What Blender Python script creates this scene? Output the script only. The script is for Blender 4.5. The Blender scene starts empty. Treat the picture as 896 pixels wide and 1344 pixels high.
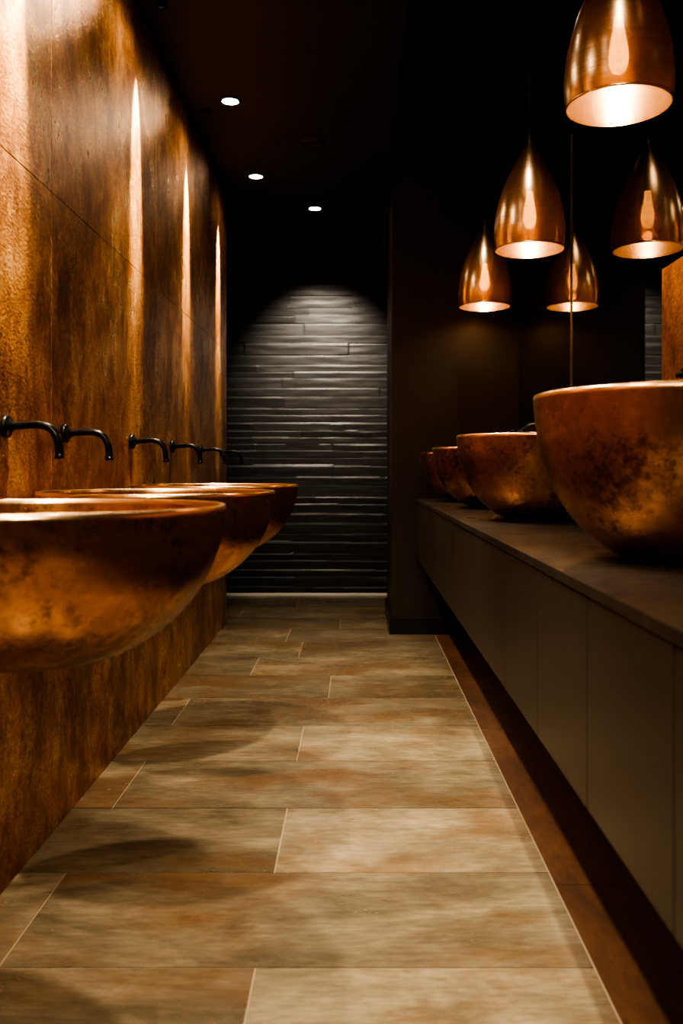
import bpy, math, random
from mathutils import Vector, noise
random.seed(4)
S=bpy.context.scene
H=0.95
XL=-0.79; XR=0.945; YB=-1.6; YF=6.62; ZL=2.63; ZH=3.25

# ---------------- materials ----------------
def newmat(name):
    m=bpy.data.materials.new(name); m.use_nodes=True
    nt=m.node_tree; b=nt.nodes['Principled BSDF']
    return m,nt,b
def simple(name,col,rough=.5,metal=0.,spec=.5,bump=0,bscale=40):
    m,nt,b=newmat(name)
    b.inputs['Base Color'].default_value=(*col,1); b.inputs['Roughness'].default_value=rough
    b.inputs['Metallic'].default_value=metal; b.inputs['Specular IOR Level'].default_value=spec
    tc=nt.nodes.new('ShaderNodeTexCoord'); n=nt.nodes.new('ShaderNodeTexNoise')
    n.inputs['Scale'].default_value=bscale; n.inputs['Detail'].default_value=5
    nt.links.new(tc.outputs['Object'],n.inputs['Vector'])
    if bump:
        bp=nt.nodes.new('ShaderNodeBump'); bp.inputs['Strength'].default_value=bump; bp.inputs['Distance'].default_value=.01
        nt.links.new(n.outputs['Fac'],bp.inputs['Height']); nt.links.new(bp.outputs['Normal'],b.inputs['Normal'])
    mr=nt.nodes.new('ShaderNodeMapRange'); mr.inputs['To Min'].default_value=max(0,rough-.06); mr.inputs['To Max'].default_value=rough+.06
    nt.links.new(n.outputs['Fac'],mr.inputs['Value']); nt.links.new(mr.outputs['Result'],b.inputs['Roughness'])
    return m
def emis(name,col,st):
    m,nt,b=newmat(name)
    b.inputs['Base Color'].default_value=(0,0,0,1)
    b.inputs['Emission Color'].default_value=(*col,1); b.inputs['Emission Strength'].default_value=st
    return m
def patina(name,ramp,mscale=(1,1,1),scale=3,fine=(1,1,1),fscale=60,rough=(.25,.5),metal=.9,bump=.3,dist=.01,spots=None,attr=None,rand=True,aniso=None,frange=(.6,1.15),dirt=None,fineh=1.0,h1=1.0):
    m,nt,b=newmat(name); N=nt.nodes.new; L=nt.links.new
    tc=N('ShaderNodeTexCoord'); oi=N('ShaderNodeObjectInfo')
    add=N('ShaderNodeVectorMath'); add.operation='ADD'
    sc=N('ShaderNodeVectorMath'); sc.operation='SCALE'; sc.inputs[0].default_value=(7,13,5)
    L(oi.outputs['Random'],sc.inputs['Scale'])
    L(tc.outputs['Object'],add.inputs[0])
    if rand: L(sc.outputs[0],add.inputs[1])
    vec=add.outputs[0]
    if attr:
        at=N('ShaderNodeAttribute'); at.attribute_name=attr
        s2=N('ShaderNodeVectorMath'); s2.operation='SCALE'; s2.inputs[0].default_value=(31,17,5)
        L(at.outputs['Fac'],s2.inputs['Scale'])
        a2=N('ShaderNodeVectorMath'); a2.operation='ADD'; L(vec,a2.inputs[0]); L(s2.outputs[0],a2.inputs[1]); vec=a2.outputs[0]
    mp=N('ShaderNodeMapping'); mp.inputs['Scale'].default_value=mscale; L(vec,mp.inputs['Vector'])
    n1=N('ShaderNodeTexNoise'); n1.inputs['Scale'].default_value=scale; n1.inputs['Detail'].default_value=10; n1.inputs['Roughness'].default_value=.68
    n1.inputs['Distortion'].default_value=.3
    L(mp.outputs[0],n1.inputs['Vector'])
    cr=N('ShaderNodeValToRGB'); L(n1.outputs['Fac'],cr.inputs['Fac'])
    e=cr.color_ramp.elements
    e[0].position=ramp[0][0]; e[0].color=(*ramp[0][1],1); e[1].position=ramp[-1][0]; e[1].color=(*ramp[-1][1],1)
    for p,c in ramp[1:-1]:
        k=e.new(p); k.color=(*c,1)
    mp2=N('ShaderNodeMapping'); mp2.inputs['Scale'].default_value=fine; L(vec,mp2.inputs['Vector'])
    n2=N('ShaderNodeTexNoise'); n2.inputs['Scale'].default_value=fscale; n2.inputs['Detail'].default_value=6; n2.inputs['Roughness'].default_value=.6
    L(mp2.outputs[0],n2.inputs['Vector'])
    mr=N('ShaderNodeMapRange'); mr.inputs['From Min'].default_value=.3; mr.inputs['From Max'].default_value=.7
    mr.inputs['To Min'].default_value=frange[0]; mr.inputs['To Max'].default_value=frange[1]; L(n2.outputs['Fac'],mr.inputs['Value'])
    mx=N('ShaderNodeMix'); mx.data_type='RGBA'; mx.blend_type='MULTIPLY'; mx.inputs['Factor'].default_value=1
    L(cr.outputs['Color'],mx.inputs['A']); L(mr.outputs['Result'],mx.inputs['B'])
    col=mx.outputs['Result']
    if dirt:
        mpd=N('ShaderNodeMapping'); mpd.inputs['Scale'].default_value=dirt[1]; L(vec,mpd.inputs['Vector'])
        nd=N('ShaderNodeTexNoise'); nd.inputs['Scale'].default_value=dirt[0]; nd.inputs['Detail'].default_value=10; nd.inputs['Roughness'].default_value=.75; L(mpd.outputs[0],nd.inputs['Vector'])
        md=N('ShaderNodeMapRange'); md.inputs['From Min'].default_value=dirt[2]; md.inputs['From Max'].default_value=dirt[3]; md.inputs['To Max'].default_value=dirt[5]; L(nd.outputs['Fac'],md.inputs['Value'])
        xd=N('ShaderNodeMix'); xd.data_type='RGBA'; L(md.outputs['Result'],xd.inputs['Factor']); L(col,xd.inputs['A']); xd.inputs['B'].default_value=(*dirt[4],1)
        col=xd.outputs['Result']
    if spots:
        n3=N('ShaderNodeTexNoise'); n3.inputs['Scale'].default_value=spots[0]; n3.inputs['Detail'].default_value=12; n3.inputs['Roughness'].default_value=.8
        L(vec,n3.inputs['Vector'])
        n4=N('ShaderNodeTexNoise'); n4.inputs['Scale'].default_value=spots[5] if len(spots)>5 else 5; L(vec,n4.inputs['Vector'])
        ad=N('ShaderNodeMath'); ad.operation='ADD'; L(n3.outputs['Fac'],ad.inputs[0])
        ml=N('ShaderNodeMath'); ml.operation='MULTIPLY'; ml.inputs[1].default_value=.8; L(n4.outputs['Fac'],ml.inputs[0]); L(ml.outputs[0],ad.inputs[1])
        m3=N('ShaderNodeMapRange'); m3.inputs['From Min'].default_value=spots[1]; m3.inputs['From Max'].default_value=spots[2]; m3.inputs['To Max'].default_value=spots[4]
        L(ad.outputs[0],m3.inputs['Value'])
        mx2=N('ShaderNodeMix'); mx2.data_type='RGBA'; L(m3.outputs['Result'],mx2.inputs['Factor']); L(col,mx2.inputs['A']); mx2.inputs['B'].default_value=(*spots[3],1)
        col=mx2.outputs['Result']
    if attr:
        m4=N('ShaderNodeMapRange'); m4.inputs['To Min'].default_value=.70; m4.inputs['To Max'].default_value=1.2; L(at.outputs['Fac'],m4.inputs['Value'])
        mx3=N('ShaderNodeMix'); mx3.data_type='RGBA'; mx3.blend_type='MULTIPLY'; mx3.inputs['Factor'].default_value=1
        L(col,mx3.inputs['A']); L(m4.outputs['Result'],mx3.inputs['B']); col=mx3.outputs['Result']
    L(col,b.inputs['Base Color'])
    mr2=N('ShaderNodeMapRange'); mr2.inputs['From Min'].default_value=.35; mr2.inputs['From Max'].default_value=.65
    mr2.inputs['To Min'].default_value=rough[1]; mr2.inputs['To Max'].default_value=rough[0]; L(n1.outputs['Fac'],mr2.inputs['Value']); L(mr2.outputs['Result'],b.inputs['Roughness'])
    b.inputs['Metallic'].default_value=metal
    hf=N('ShaderNodeMath'); hf.operation='MULTIPLY'; hf.inputs[1].default_value=fineh; L(n2.outputs['Fac'],hf.inputs[0])
    h_1=N('ShaderNodeMath'); h_1.operation='MULTIPLY'; h_1.inputs[1].default_value=h1; L(n1.outputs['Fac'],h_1.inputs[0])
    hs=N('ShaderNodeMath'); hs.operation='ADD'; L(hf.outputs[0],hs.inputs[0]); L(h_1.outputs[0],hs.inputs[1])
    bp=N('ShaderNodeBump'); bp.inputs['Strength'].default_value=bump; bp.inputs['Distance'].default_value=dist
    L(hs.outputs[0],bp.inputs['Height']); L(bp.outputs['Normal'],b.inputs['Normal'])
    if aniso:
        b.inputs['Anisotropic'].default_value=aniso[0]
        cx=N('ShaderNodeCombineXYZ'); cx.inputs[0].default_value,cx.inputs[1].default_value,cx.inputs[2].default_value=aniso[1]
        L(cx.outputs[0],b.inputs['Tangent'])
    return m

M_wall=patina('copper_wall_panel',[(.30,(.24,.092,.035)),(.43,(.50,.215,.075)),(.54,(.72,.35,.13)),(.68,(.95,.60,.29))],
    mscale=(1,1.3,.9),scale=7,fine=(1,1.0,1.5),fscale=85,rough=(.26,.36),metal=.62,bump=.36,dist=.005,rand=False,aniso=(.9,(0,0,1)),
    frange=(.58,1.22),dirt=(4.2,(1,1.9,.75),.51,.65,(.13,.046,.018),.68),h1=.3,spots=(42,.91,1.07,(.10,.036,.015),.7,2.2))
M_bowl=patina('hammered_copper',[(.30,(.28,.115,.05)),(.5,(.50,.23,.105)),(.70,(.72,.40,.20))],scale=4,fscale=70,
    rough=(.20,.33),metal=.92,bump=.09,dist=.004,spots=(52,.92,1.07,(.08,.034,.017),.8),frange=(.8,1.1))
M_rim=simple('copper_rim',(.95,.62,.36),.25,1.,bump=.05)
M_tile=patina('stone_tile',[(.28,(.078,.062,.041)),(.45,(.150,.125,.086)),(.60,(.235,.200,.142)),(.75,(.32,.28,.20))],
    mscale=(.75,1.5,1),scale=3.2,fine=(.45,2.2,1),fscale=34,rough=(.14,.30),metal=0,bump=.18,dist=.003,attr='tint',rand=False,
    frange=(.76,1.14),dirt=(1.9,(.8,1.6,1),.48,.62,(.140,.072,.031),.68))
M_border=patina('dark_rust_tile',[(.3,(.045,.020,.011)),(.5,(.088,.040,.021)),(.7,(.13,.064,.034))],
    mscale=(2,.8,1),scale=3,fine=(2.4,.5,1),fscale=26,rough=(.28,.45),metal=0,bump=.12,dist=.003,attr='tint',rand=False)
M_grout=simple('grout',(.25,.21,.15),.8)
M_slate=patina('black_slate',[(.3,(.011,.0105,.010)),(.7,(.036,.034,.031))],mscale=(.6,1,4),scale=4,fine=(1,1,5),fscale=18,rough=(.42,.55),metal=0,bump=.25,dist=.004,rand=False)
M_dark=simple('charcoal_paint',(.026,.021,.018),.5,bump=.04,bscale=120)
M_ceil=simple('black_ceiling_paint',(.010,.0095,.0095),.6)
M_base=simple('black_trim',(.012,.011,.011),.35)
M_counter=patina('dark_stone_top',[(.3,(.010,.008,.007)),(.7,(.045,.037,.031))],scale=5,fscale=50,rough=(.26,.45),metal=0,bump=.1,dist=.003,rand=False)
M_fascia=simple('taupe_lacquer',(.026,.021,.017),.36,bump=.02,bscale=200)
M_black=simple('matte_black_metal',(.015,.015,.016),.28,.6)
M_steel=simple('pale_steel',(.7,.66,.58),.3,1.)
M_pale=simple('pale_edge_trim',(.9,.86,.78),.4)
M_cord=simple('cord_black',(.02,.018,.015),.5)
M_chrome=simple('drain_metal',(.4,.3,.2),.25,1.)
m,nt,b=newmat('smoked_mirror'); b.inputs['Base Color'].default_value=(.25,.235,.22,1); b.inputs['Metallic'].default_value=1; b.inputs['Roughness'].default_value=.015
M_mirror=m
M_lamp=emis('downlight_glow',(1,.86,.66),25)
M_bulb=emis('bulb_glow',(1,.70,.36),100)
m,nt,b=newmat('spun_copper_glass'); N=nt.nodes.new; L=nt.links.new
b.inputs['Metallic'].default_value=.92; b.inputs['Roughness'].default_value=.25
tc=N('ShaderNodeTexCoord'); mp=N('ShaderNodeMapping'); mp.inputs['Scale'].default_value=(.4,.4,60); L(tc.outputs['Object'],mp.inputs[0])
n=N('ShaderNodeTexNoise'); n.inputs['Scale'].default_value=5; n.inputs['Detail'].default_value=4; L(mp.outputs[0],n.inputs['Vector'])
cr=N('ShaderNodeValToRGB'); cr.color_ramp.elements[0].position=.3; cr.color_ramp.elements[0].color=(.42,.29,.18,1); cr.color_ramp.elements[1].position=.7; cr.color_ramp.elements[1].color=(.64,.46,.30,1)
L(n.outputs['Fac'],cr.inputs[0]); L(cr.outputs[0],b.inputs['Base Color'])
bp=N('ShaderNodeBump'); bp.inputs['Strength'].default_value=.15; bp.inputs['Distance'].default_value=.002; L(n.outputs['Fac'],bp.inputs['Height']); L(bp.outputs[0],b.inputs['Normal'])
tr=N('ShaderNodeBsdfTransparent'); tr.inputs['Color'].default_value=(1,.74,.46,1)
mx=N('ShaderNodeMixShader'); mx.inputs[0].default_value=.14
L(b.outputs[0],mx.inputs[1]); L(tr.outputs[0],mx.inputs[2]); L(mx.outputs[0],nt.nodes['Material Output'].inputs['Surface'])
M_shade=m

# ---------------- mesh helpers ----------------
class MB:
    def __init__(s): s.v=[];s.f=[];s.m=[];s.sm=[];s.t=[]
    def box(s,x0,x1,y0,y1,z0,z1,mi=0,tint=.5):
        o=len(s.v)
        s.v+= [(x0,y0,z0),(x1,y0,z0),(x1,y1,z0),(x0,y1,z0),(x0,y0,z1),(x1,y0,z1),(x1,y1,z1),(x0,y1,z1)]
        for q in [(0,3,2,1),(4,5,6,7),(0,1,5,4),(1,2,6,5),(2,3,7,6),(3,0,4,7)]:
            s.f.append(tuple(o+i for i in q)); s.m.append(mi); s.sm.append(False); s.t.append(tint)
    def lathe(s,prof,seg=64,mi=0,c=(0,0,0),axis='Z',smooth=True):
        o=len(s.v); n=len(prof)
        for r,z in prof:
            for k in range(seg):
                a=2*math.pi*k/seg; p=(r*math.cos(a),r*math.sin(a),z)
                if axis=='X': p=(p[2],p[0],p[1])
                s.v.append((p[0]+c[0],p[1]+c[1],p[2]+c[2]))
        for i in range(n-1):
            mm=mi[i] if isinstance(mi,list) else mi
            for k in range(seg):
                k2=(k+1)%seg
                s.f.append((o+i*seg+k,o+i*seg+k2,o+(i+1)*seg+k2,o+(i+1)*seg+k)); s.m.append(mm); s.sm.append(smooth); s.t.append(.5)
    def tube(s,pts,r,seg=16,mi=0):
        o=len(s.v); pts=[Vector(p) for p in pts]; n=len(pts); up=Vector((0,1,0))
        for i,p in enumerate(pts):
            d=(pts[min(i+1,n-1)]-pts[max(i-1,0)]).normalized()
            u=up if abs(d.dot(up))<.9 else Vector((1,0,0))
            a=d.cross(u).normalized(); b2=d.cross(a).normalized()
            for k in range(seg):
                t=2*math.pi*k/seg; s.v.append(tuple(p+a*r*math.cos(t)+b2*r*math.sin(t)))
        for i in range(n-1):
            for k in range(seg):
                k2=(k+1)%seg
                s.f.append((o+i*seg+k,o+i*seg+k2,o+(i+1)*seg+k2,o+(i+1)*seg+k)); s.m.append(mi); s.sm.append(True); s.t.append(.5)
        s.f.append(tuple(o+k for k in range(seg))[::-1]); s.m.append(mi); s.sm.append(False); s.t.append(.5)
        s.f.append(tuple(o+(n-1)*seg+k for k in range(seg))); s.m.append(mi); s.sm.append(False); s.t.append(.5)
    def make(s,name,mats,loc=(0,0,0),bevel=0,parent=None,tint=False):
        me=bpy.data.meshes.new(name); me.from_pydata(s.v,[],s.f)
        for m in mats: me.materials.append(m)
        for p,mi,sm in zip(me.polygons,s.m,s.sm): p.material_index=mi; p.use_smooth=sm
        if tint:
            a=me.attributes.new('tint','FLOAT','FACE')
            a.data.foreach_set('value',s.t)
        me.update()
        ob=bpy.data.objects.new(name,me); S.collection.objects.link(ob); ob.location=loc
        if bevel:
            bm=ob.modifiers.new('bevel','BEVEL'); bm.width=bevel; bm.segments=2; bm.limit_method='ANGLE'
        if parent: ob.parent=parent
        return ob
def empty(name,loc):
    e=bpy.data.objects.new(name,None); e.location=loc; e.empty_display_size=.1; S.collection.objects.link(e); return e
def spl(pts,n=8):
    out=[]; P=[pts[0]]+list(pts)+[pts[-1]]
    for i in range(1,len(P)-2):
        for k in range(n):
            t=k/n; o=[]
            for c in range(len(pts[0])):
                a,b_,c_,d=P[i-1][c],P[i][c],P[i+1][c],P[i+2][c]
                o.append(.5*(2*b_+(c_-a)*t+(2*a-5*b_+4*c_-d)*t*t+(-a+3*b_-3*c_+d)*t**3))
            out.append(tuple(o))
    out.append(tuple(pts[-1])); return out

# ---------------- room shell ----------------
XO=-1.9
fl=MB(); fl.box(XO,XR+.1,YB,YF+.05,-.10,-.0015,0)
row=.393; L_=1.135; y=2.06-row*10; k=0; g=.0019
while y<YF:
    off=-.19 if k%2==0 else -.68
    if k>13: off+=random.uniform(-.25,.3)
    x=off-3*L_
    while x<.455:
        x0=max(x,XO); x1=min(x+L_,.455)
        y0=max(y,YB); y1=min(y+row,YF)
        if x1-x0>.02 and y1-y0>.02: fl.box(x0+g,x1-g,y0+g,y1-g,-.01,0,1,random.random())
        x+=L_
    y+=row; k+=1
y=YB
while y<YF:
    y1=min(y+1.2,YF)
    fl.box(.455+.003,XR+.1,y+.0008,y1-.0008,-.01,0,2,random.random()); y+=1.2
fl.make('floor',[M_grout,M_tile,M_border],tint=True)

wl=MB(); wl.box(XL-.2,XL-.013,YB,5.375,0,ZL,1)
ys=[YB,-.12,1.08,2.28,3.48,4.68,5.38]
for i in range(6):
    for z0,z1 in ((0,1.67),(1.67,ZL)):
        wl.box(XL-.013,XL,ys[i]+.001,ys[i+1]-.001,z0+.001,z1-.001,0,random.random())
wl.box(XL-.2,XL-.001,5.376,5.384,0,ZL,0)
wl.make('wall_left',[M_wall,M_base],bevel=.0008)

def plainbox(name,m,*a,bevel=0):
    b=MB(); b.box(*a); return b.make(name,[m],bevel=bevel)
plainbox('wall_left_recess',M_dark,XO-.1,XO,5.0,YF+.1,0,ZL)
plainbox('wall_recess_side',M_dark,XO,XL-.2,5.28,5.38,0,ZL)
plainbox('wall_right',M_dark,XR,XR+.12,YB,YF+.1,0,ZH)
plainbox('wall_back',M_dark,XO,XR+.12,YB-.1,YB,0,ZH)
plainbox('wall_pier',M_dark,.21,XR,5.03,5.78,0,ZH,bevel=.003)
plainbox('ceiling',M_ceil,XO,.19,YB,YF+.1,ZL,ZH+.1)
plainbox('ceiling_raised',M_ceil,.19,XR+.12,YB,YF+.1,ZH,ZH+.1)
bb=MB(); bb.box(.195,XR,5.015,5.03,0,.095); bb.box(.195,.21,5.03,5.78,0,.095); bb.make('baseboard_pier',[M_base],bevel=.002)
plainbox('trim_floor_edge',M_pale,XO,.5,YF-.06,YF-.04,0,.016)

# far slate wall : stratified relief
nx=170; x0=XO; x1=XR
rows=[0]
while rows[-1]<ZL+.2: rows.append(rows[-1]+random.choice([.05,.06,.075,.09]))
amps=[]
for r in rows:
    segs=[]; x=x0-random.random()
    while x<x1+1: segs.append((x,random.uniform(.001,.011)*random.random()+.0015,random.uniform(-.010,.010))); x+=random.uniform(.4,1.3)
    amps.append(segs)
nz=int(ZL/.007); V=[];F=[]
def depth(x,z):
    zz=z+.005*noise.noise(Vector((x*1.7,z*1.5,3.1)))+.002*noise.noise(Vector((x*7,z*6,1)))
    i=0
    while i<len(rows)-2 and rows[i+1]<zz: i+=1
    t=(zz-rows[i])/(rows[i+1]-rows[i]); t=max(0,min(1,t))
    sg=amps[i][0]
    for s_ in amps[i]:
        if s_[0]<=x: sg=s_
    p=(t**.8) if t<.82 else max(0,(1-t)/.18)
    return sg[1]*p+sg[2]*.3+.0025*noise.noise(Vector((x*5,z*26,7)))
for j in range(nz+1):
    z=ZL*j/nz
    for i in range(nx+1):
        x=x0+(x1-x0)*i/nx; V.append((x,YF-.004-max(0,depth(x,z)+.004),z))
for j in range(nz):
    for i in range(nx):
        a=j*(nx+1)+i; F.append((a,a+1,a+nx+2,a+nx+1))
o=len(V); V+=[(x0,YF+.1,0),(x1,YF+.1,0),(x1,YF+.1,ZL),(x0,YF+.1,ZL)]; F.append((o+3,o+2,o+1,o))
me=bpy.data.meshes.new('wall_far'); me.from_pydata(V,[],F); me.materials.append(M_slate)
ob=bpy.data.objects.new('wall_far',me); S.collection.objects.link(ob)

# ---------------- vanity counter ----------------
XC=.346; ZC=.777; ZBt=.437
c=MB(); c.box(XC,XR-.0005,YB+.0005,5.0295,ZC-.018,ZC,0)
c.box(XC+.012,XR-.0005,YB+.0005,5.0295,ZBt+.005,ZC-.020,2)
c.box(XR-.06,XR-.0005,YB+.0005,5.0,0.0005,ZBt+.005,2)
yy=[1.68+.36*k for k in range(-9,10)]
yy=[YB+.02]+[y for y in yy if YB+.1<y<4.95]+[5.028]
for a,b_ in zip(yy[:-1],yy[1:]): c.box(XC+.003,XC+.012,a+.0012,b_-.0012,ZBt,ZC-.0205,1)
c.make('vanity_counter',[M_counter,M_fascia,M_base],bevel=.001)
e=empty('added_border_fill',(.62,2.2,ZBt))  # added fill lamp, lifts the dark floor border below the counter
b=MB(); b.box(-.012,.012,-2.6,2.6,-.008,.004); b.make('added_fill_bar',[M_base],parent=e)
l=bpy.data.lights.new('border_fill_light','AREA'); l.shape='RECTANGLE'; l.size=.02; l.size_y=5.2; l.energy=1.3; l.color=(1,.70,.42)
lo=bpy.data.objects.new('border_fill_light',l); S.collection.objects.link(lo); lo.parent=e; lo.location=(0,0,-.012)

# mirror
m_=empty('wall_mirror',(XR,3,1.6))
seams=[YB+.05,.9,3.80,5.02]
for i in range(3):
    b=MB(); b.box(-.008,-.001,seams[i]-3+.0015,seams[i+1]-3-.0015,ZC+.004-1.6,ZH-.02-1.6); b.make('mirror_pane_%d'%(i+1),[M_mirror],parent=m_)
b=MB(); b.box(-.013,-.001,3.798-3,3.803-3,ZC+.003-1.6,2.4-1.6); b.make('mirror_strip',[M_steel],parent=m_)
plainbox('copper_reflection_panel',M_wall,XR-.022,XR-.009,.9,2.64,ZC+.001,H+.60,bevel=.001)  # added copper panel, stands in for the copper wall's reflection in the mirror

# ---------------- basins ----------------
def bowl(name,loc,R,h,outer,bracket=False,rb=.1):
    e=empty(name,loc); e.rotation_euler=(0,0,0)
    o_=[(0.001,0)]+spl([(r*R,z*h) for r,z in outer],8)
    th=.009
    inn=spl([(max(.001,r*R-th*(1 if r>.5 else .4)),z*h+ (th*1.4 if z<.9 else 0)) for r,z in outer],8)[::-1]
    rim=[(o_[-1][0]-.001,h+.003),(o_[-1][0]-.0045,h+.0042),(inn[0][0]+.001,h+.003)]
    prof=o_+rim+inn+[(.001,inn[-1][1])]
    mi=[0]*(len(prof)-1); a=len(o_)-1
    for q in range(a,a+4): mi[q]=1
    b=MB(); b.lathe(prof,96,mi); b.make('bowl_body',[M_bowl,M_rim],parent=e)
    b=MB(); zz=inn[-1][1]; b.lathe([(.001,zz+.006),(.022,zz+.006),(.028,zz+.003),(.03,zz-.004)],32); b.make('drain',[M_chrome],parent=e)
    if bracket:
        w=XL-loc[0]
        b=MB(); b.box(w+.001,w+.10,-.035,.035,h*.28,h*.45); b.box(w+.001,w+.012,-.07,.07,h*.15,h*.6); b.make('wall_bracket',[M_black],bevel=.003,parent=e)
    return e
oL=[(.34,0),(.52,.07),(.72,.24),(.88,.48),(.97,.75),(1,.98)]
oR=[(.33,0),(.50,.06),(.70,.21),(.86,.43),(.96,.70),(1,.98)]
for y in (1.35,2.20,3.08): bowl('wall_hung_copper_basin',(-.494,y,.658),.292,.232,oL,True)
for y,rz in ((1.66,.137),(2.95,.108),(3.88,.088),(4.62,.080)):
    bowl('copper_vessel_sink',(.622,y,ZC+.0005),.28,H+rz-ZC,oR)

# ---------------- faucets ----------------
def faucet(loc,sgn,length,drop,rise=.0,r=.0095,hd=.026):
    e=empty('wall_faucet',loc)
    pts=spl([(0,0,0),(sgn*length*.3,0,rise*.6),(sgn*length*.62,0,rise),(sgn*length*.85,0,rise-.01),(sgn*length*.97,0,rise-.035),(sgn*length,0,-drop)],8)
    b=MB(); b.tube(pts,r); b.make('spout',[M_black],parent=e)
    b=MB(); b.lathe([(.001,0),(hd,0),(hd,sgn*.010),(hd-.003,sgn*.013),(.012,sgn*.014),(.012,sgn*.022),(.001,sgn*.022)],40,axis='X'); b.make('wall_flange',[M_black],parent=e)
    e2=MB(); e2.tube([(sgn*length,0,-drop+.002),(sgn*length,0,-drop-.008)],r+.0015); e2.make('aerator',[M_black],parent=e)
for y in (1.97,2.37,3.08,3.76,4.45,5.13): faucet((XL+.0005,y,H+.095),1,.125,.065,.004)
faucet((XR-.0225,1.70,H+.215),-1,.29,.03,.006)
for y in (2.97,3.9,4.62): faucet((XR-.0085,y,H+.15),-1,.40 if y<3 else .30,.02,.004)

# ---------------- pendants ----------------
pp=[(.137,0),(.142,.04),(.1415,.09),(.133,.155),(.114,.225),(.086,.295),(.052,.36),(.026,.405),(.012,.435),(.008,.465)]
def pendant(x,y,z):
    e=empty('pendant_lamp',(x,y,z))
    o_=spl(pp,8); i_=[(max(.002,r-.0025),z_) for r,z_ in o_][::-1]
    b=MB(); b.lathe(o_+i_,80)
    b.make('shade',[M_shade],parent=e)
    b=MB(); b.lathe([(.135,-.001),(.138,-.001),(.1385,.004),(.135,.004),(.1345,-.001)],80); b.make('shade_lip',[M_rim],parent=e)
    b=MB(); b.lathe(spl([(.001,.085),(.018,.095),(.026,.125),(.022,.165),(.014,.21),(.012,.235)],6),32); b.make('bulb',[M_bulb],parent=e)
    b=MB(); b.lathe([(.001,.235),(.017,.235),(.017,.30),(.007,.31),(.007,.44),(.001,.44)],24); b.make('lamp_holder',[M_black],parent=e)
    b=MB(); b.lathe([(.001,.46),(.008,.46),(.007,.485),(.004,.495),(.001,.495)],24); b.tube([(0,0,.47),(0,0,ZH-z-.004)],.0028,8); b.make('cord',[M_cord],parent=e)
    b=MB(); b.lathe([(.001,ZH-z-.03),(.05,ZH-z-.028),(.055,ZH-z-.02),(.055,ZH-z-.001),(.001,ZH-z-.001)],40); b.make('ceiling_canopy',[M_black],parent=e)
    l=bpy.data.lights.new('bulb_light','POINT'); l.energy=1.7; l.color=(1,.56,.26); l.shadow_soft_size=.02
    lo=bpy.data.objects.new('bulb_light',l); S.collection.objects.link(lo); lo.parent=e; lo.location=(0,0,.055)
for x,y,z in ((.70,2.33,H+.963),(.70,3.52,H+.878),(.70,4.74,H+.875)): pendant(x,y,z)

# ---------------- downlights ----------------
def downlight(x,y,en,tilt=(0,0),size=75,z=ZL,col=(1,.79,.53),blend=.7,spill=0):
    e=empty('recessed_or_added_downlight',(x,y,z))
    b=MB(); b.lathe([(.038,-.001),(.038,-.006),(.046,-.007),(.052,-.004),(.053,-.0005)],40); b.make('trim_ring',[M_black],parent=e)
    b=MB(); b.lathe([(.001,-.004),(.038,-.004)],40); b.make('lens',[M_lamp],parent=e)
    for nm,en_,sz,bl in (('beam',en,size,blend),('spill',spill,160,.8)):
        if en_<=0: continue
        l=bpy.data.lights.new(nm,'SPOT'); l.energy=en_; l.color=col; l.spot_size=math.radians(sz); l.spot_blend=bl; l.shadow_soft_size=.03
        lo=bpy.data.objects.new(nm,l); S.collection.objects.link(lo); lo.parent=e; lo.location=(0,0,-.05)
        if nm=='beam': lo.rotation_euler=(math.radians(tilt[0]),math.radians(tilt[1]),0)
for y in (-.1,.9,1.93,2.97,4.0): downlight(-.57,y,180,(0,-9),66,spill=20)
downlight(-.57,5.03,90,(0,-9),62,spill=6)
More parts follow.
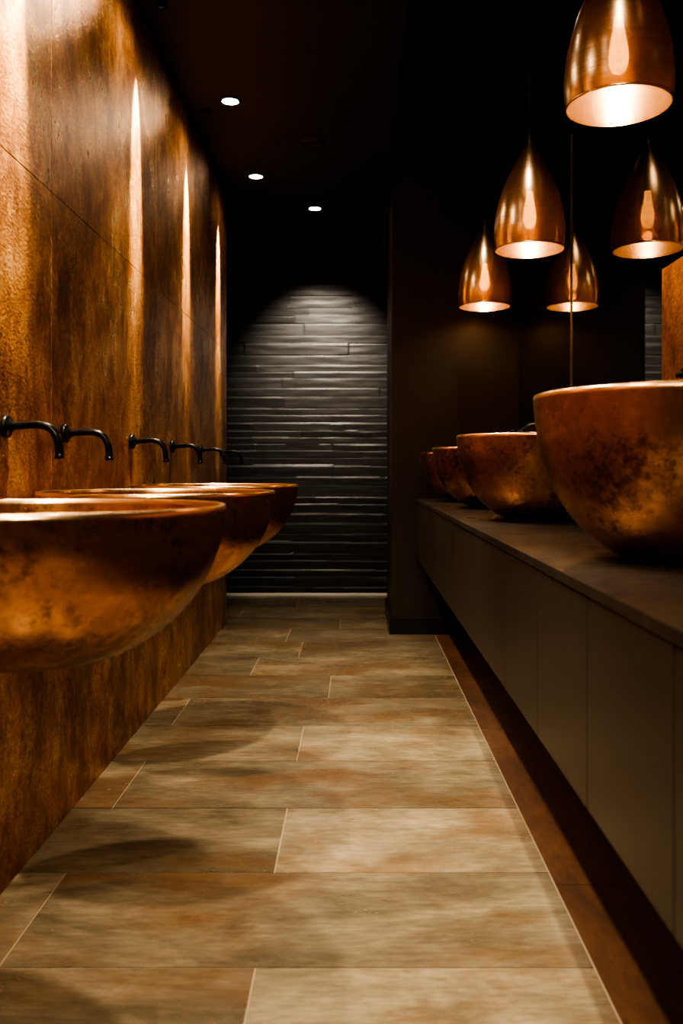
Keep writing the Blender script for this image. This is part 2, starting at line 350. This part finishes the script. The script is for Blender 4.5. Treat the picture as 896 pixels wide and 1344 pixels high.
downlight(-.26,5.65,260,(44,0),66,col=(1,.88,.72),blend=1)
for y in (.4,1.6,2.75): downlight(-.02,y,230,(0,0),38)
downlight(-.02,-.9,190,(40,0),75)  # added lamp behind the camera, front light for the basins
for y in (1.55,2.85,4.05): downlight(.50,y,52,(14,0),46,z=ZH)  # added lamps above the frame, brighten the pendant tops and sinks
# added narrow-beam lamps that make the light streaks on the copper wall (beam leans onto the wall, -X)
for y in (.95,2.02,3.16,4.10,5.05):
    e=empty('added_streak_lamp',(-.70,y,ZL))
    b=MB(); b.lathe([(.014,-.001),(.014,-.022),(.020,-.022),(.022,-.001)],32); b.make('added_snoot',[M_black],parent=e)
    b=MB(); b.lathe([(.001,-.003),(.014,-.003)],32); b.make('lens',[M_lamp],parent=e)
    l=bpy.data.lights.new('added_streak_beam','SPOT'); l.energy=2600; l.color=(1,.78,.44); l.spot_size=math.radians(18); l.spot_blend=.9; l.shadow_soft_size=.01
    lo=bpy.data.objects.new('added_streak_beam',l); S.collection.objects.link(lo); lo.parent=e; lo.location=(0,0,-.03)
    lo.rotation_euler=(0,math.radians(10.5),0)
b=MB(); b.lathe([(.001,-.012),(.05,-.012),(.05,-.008),(.062,-.008),(.066,-.001)],40); b.make('ceiling_vent',[M_base],loc=(-.21,4.49,ZL))

# ---------------- world & camera ----------------
w=bpy.data.worlds.new('world'); S.world=w; w.use_nodes=True
w.node_tree.nodes['Background'].inputs[0].default_value=(.9,.6,.4,1); w.node_tree.nodes['Background'].inputs[1].default_value=.01
try: S.view_settings.look='AgX - High Contrast'
except Exception as ex: print(ex)
cd=bpy.data.cameras.new('camera'); cam=bpy.data.objects.new('camera',cd); S.collection.objects.link(cam); S.camera=cam
cam.location=(0,0,H); cam.rotation_euler=(math.radians(90),0,0)
cd.sensor_fit='AUTO'; cd.sensor_width=36; cd.lens=1150*36/1344
cd.shift_x=-18/1344; cd.shift_y=-57/1344; cd.clip_start=.02
cd.dof.use_dof=True; cd.dof.focus_distance=3.0; cd.dof.aperture_fstop=4.0
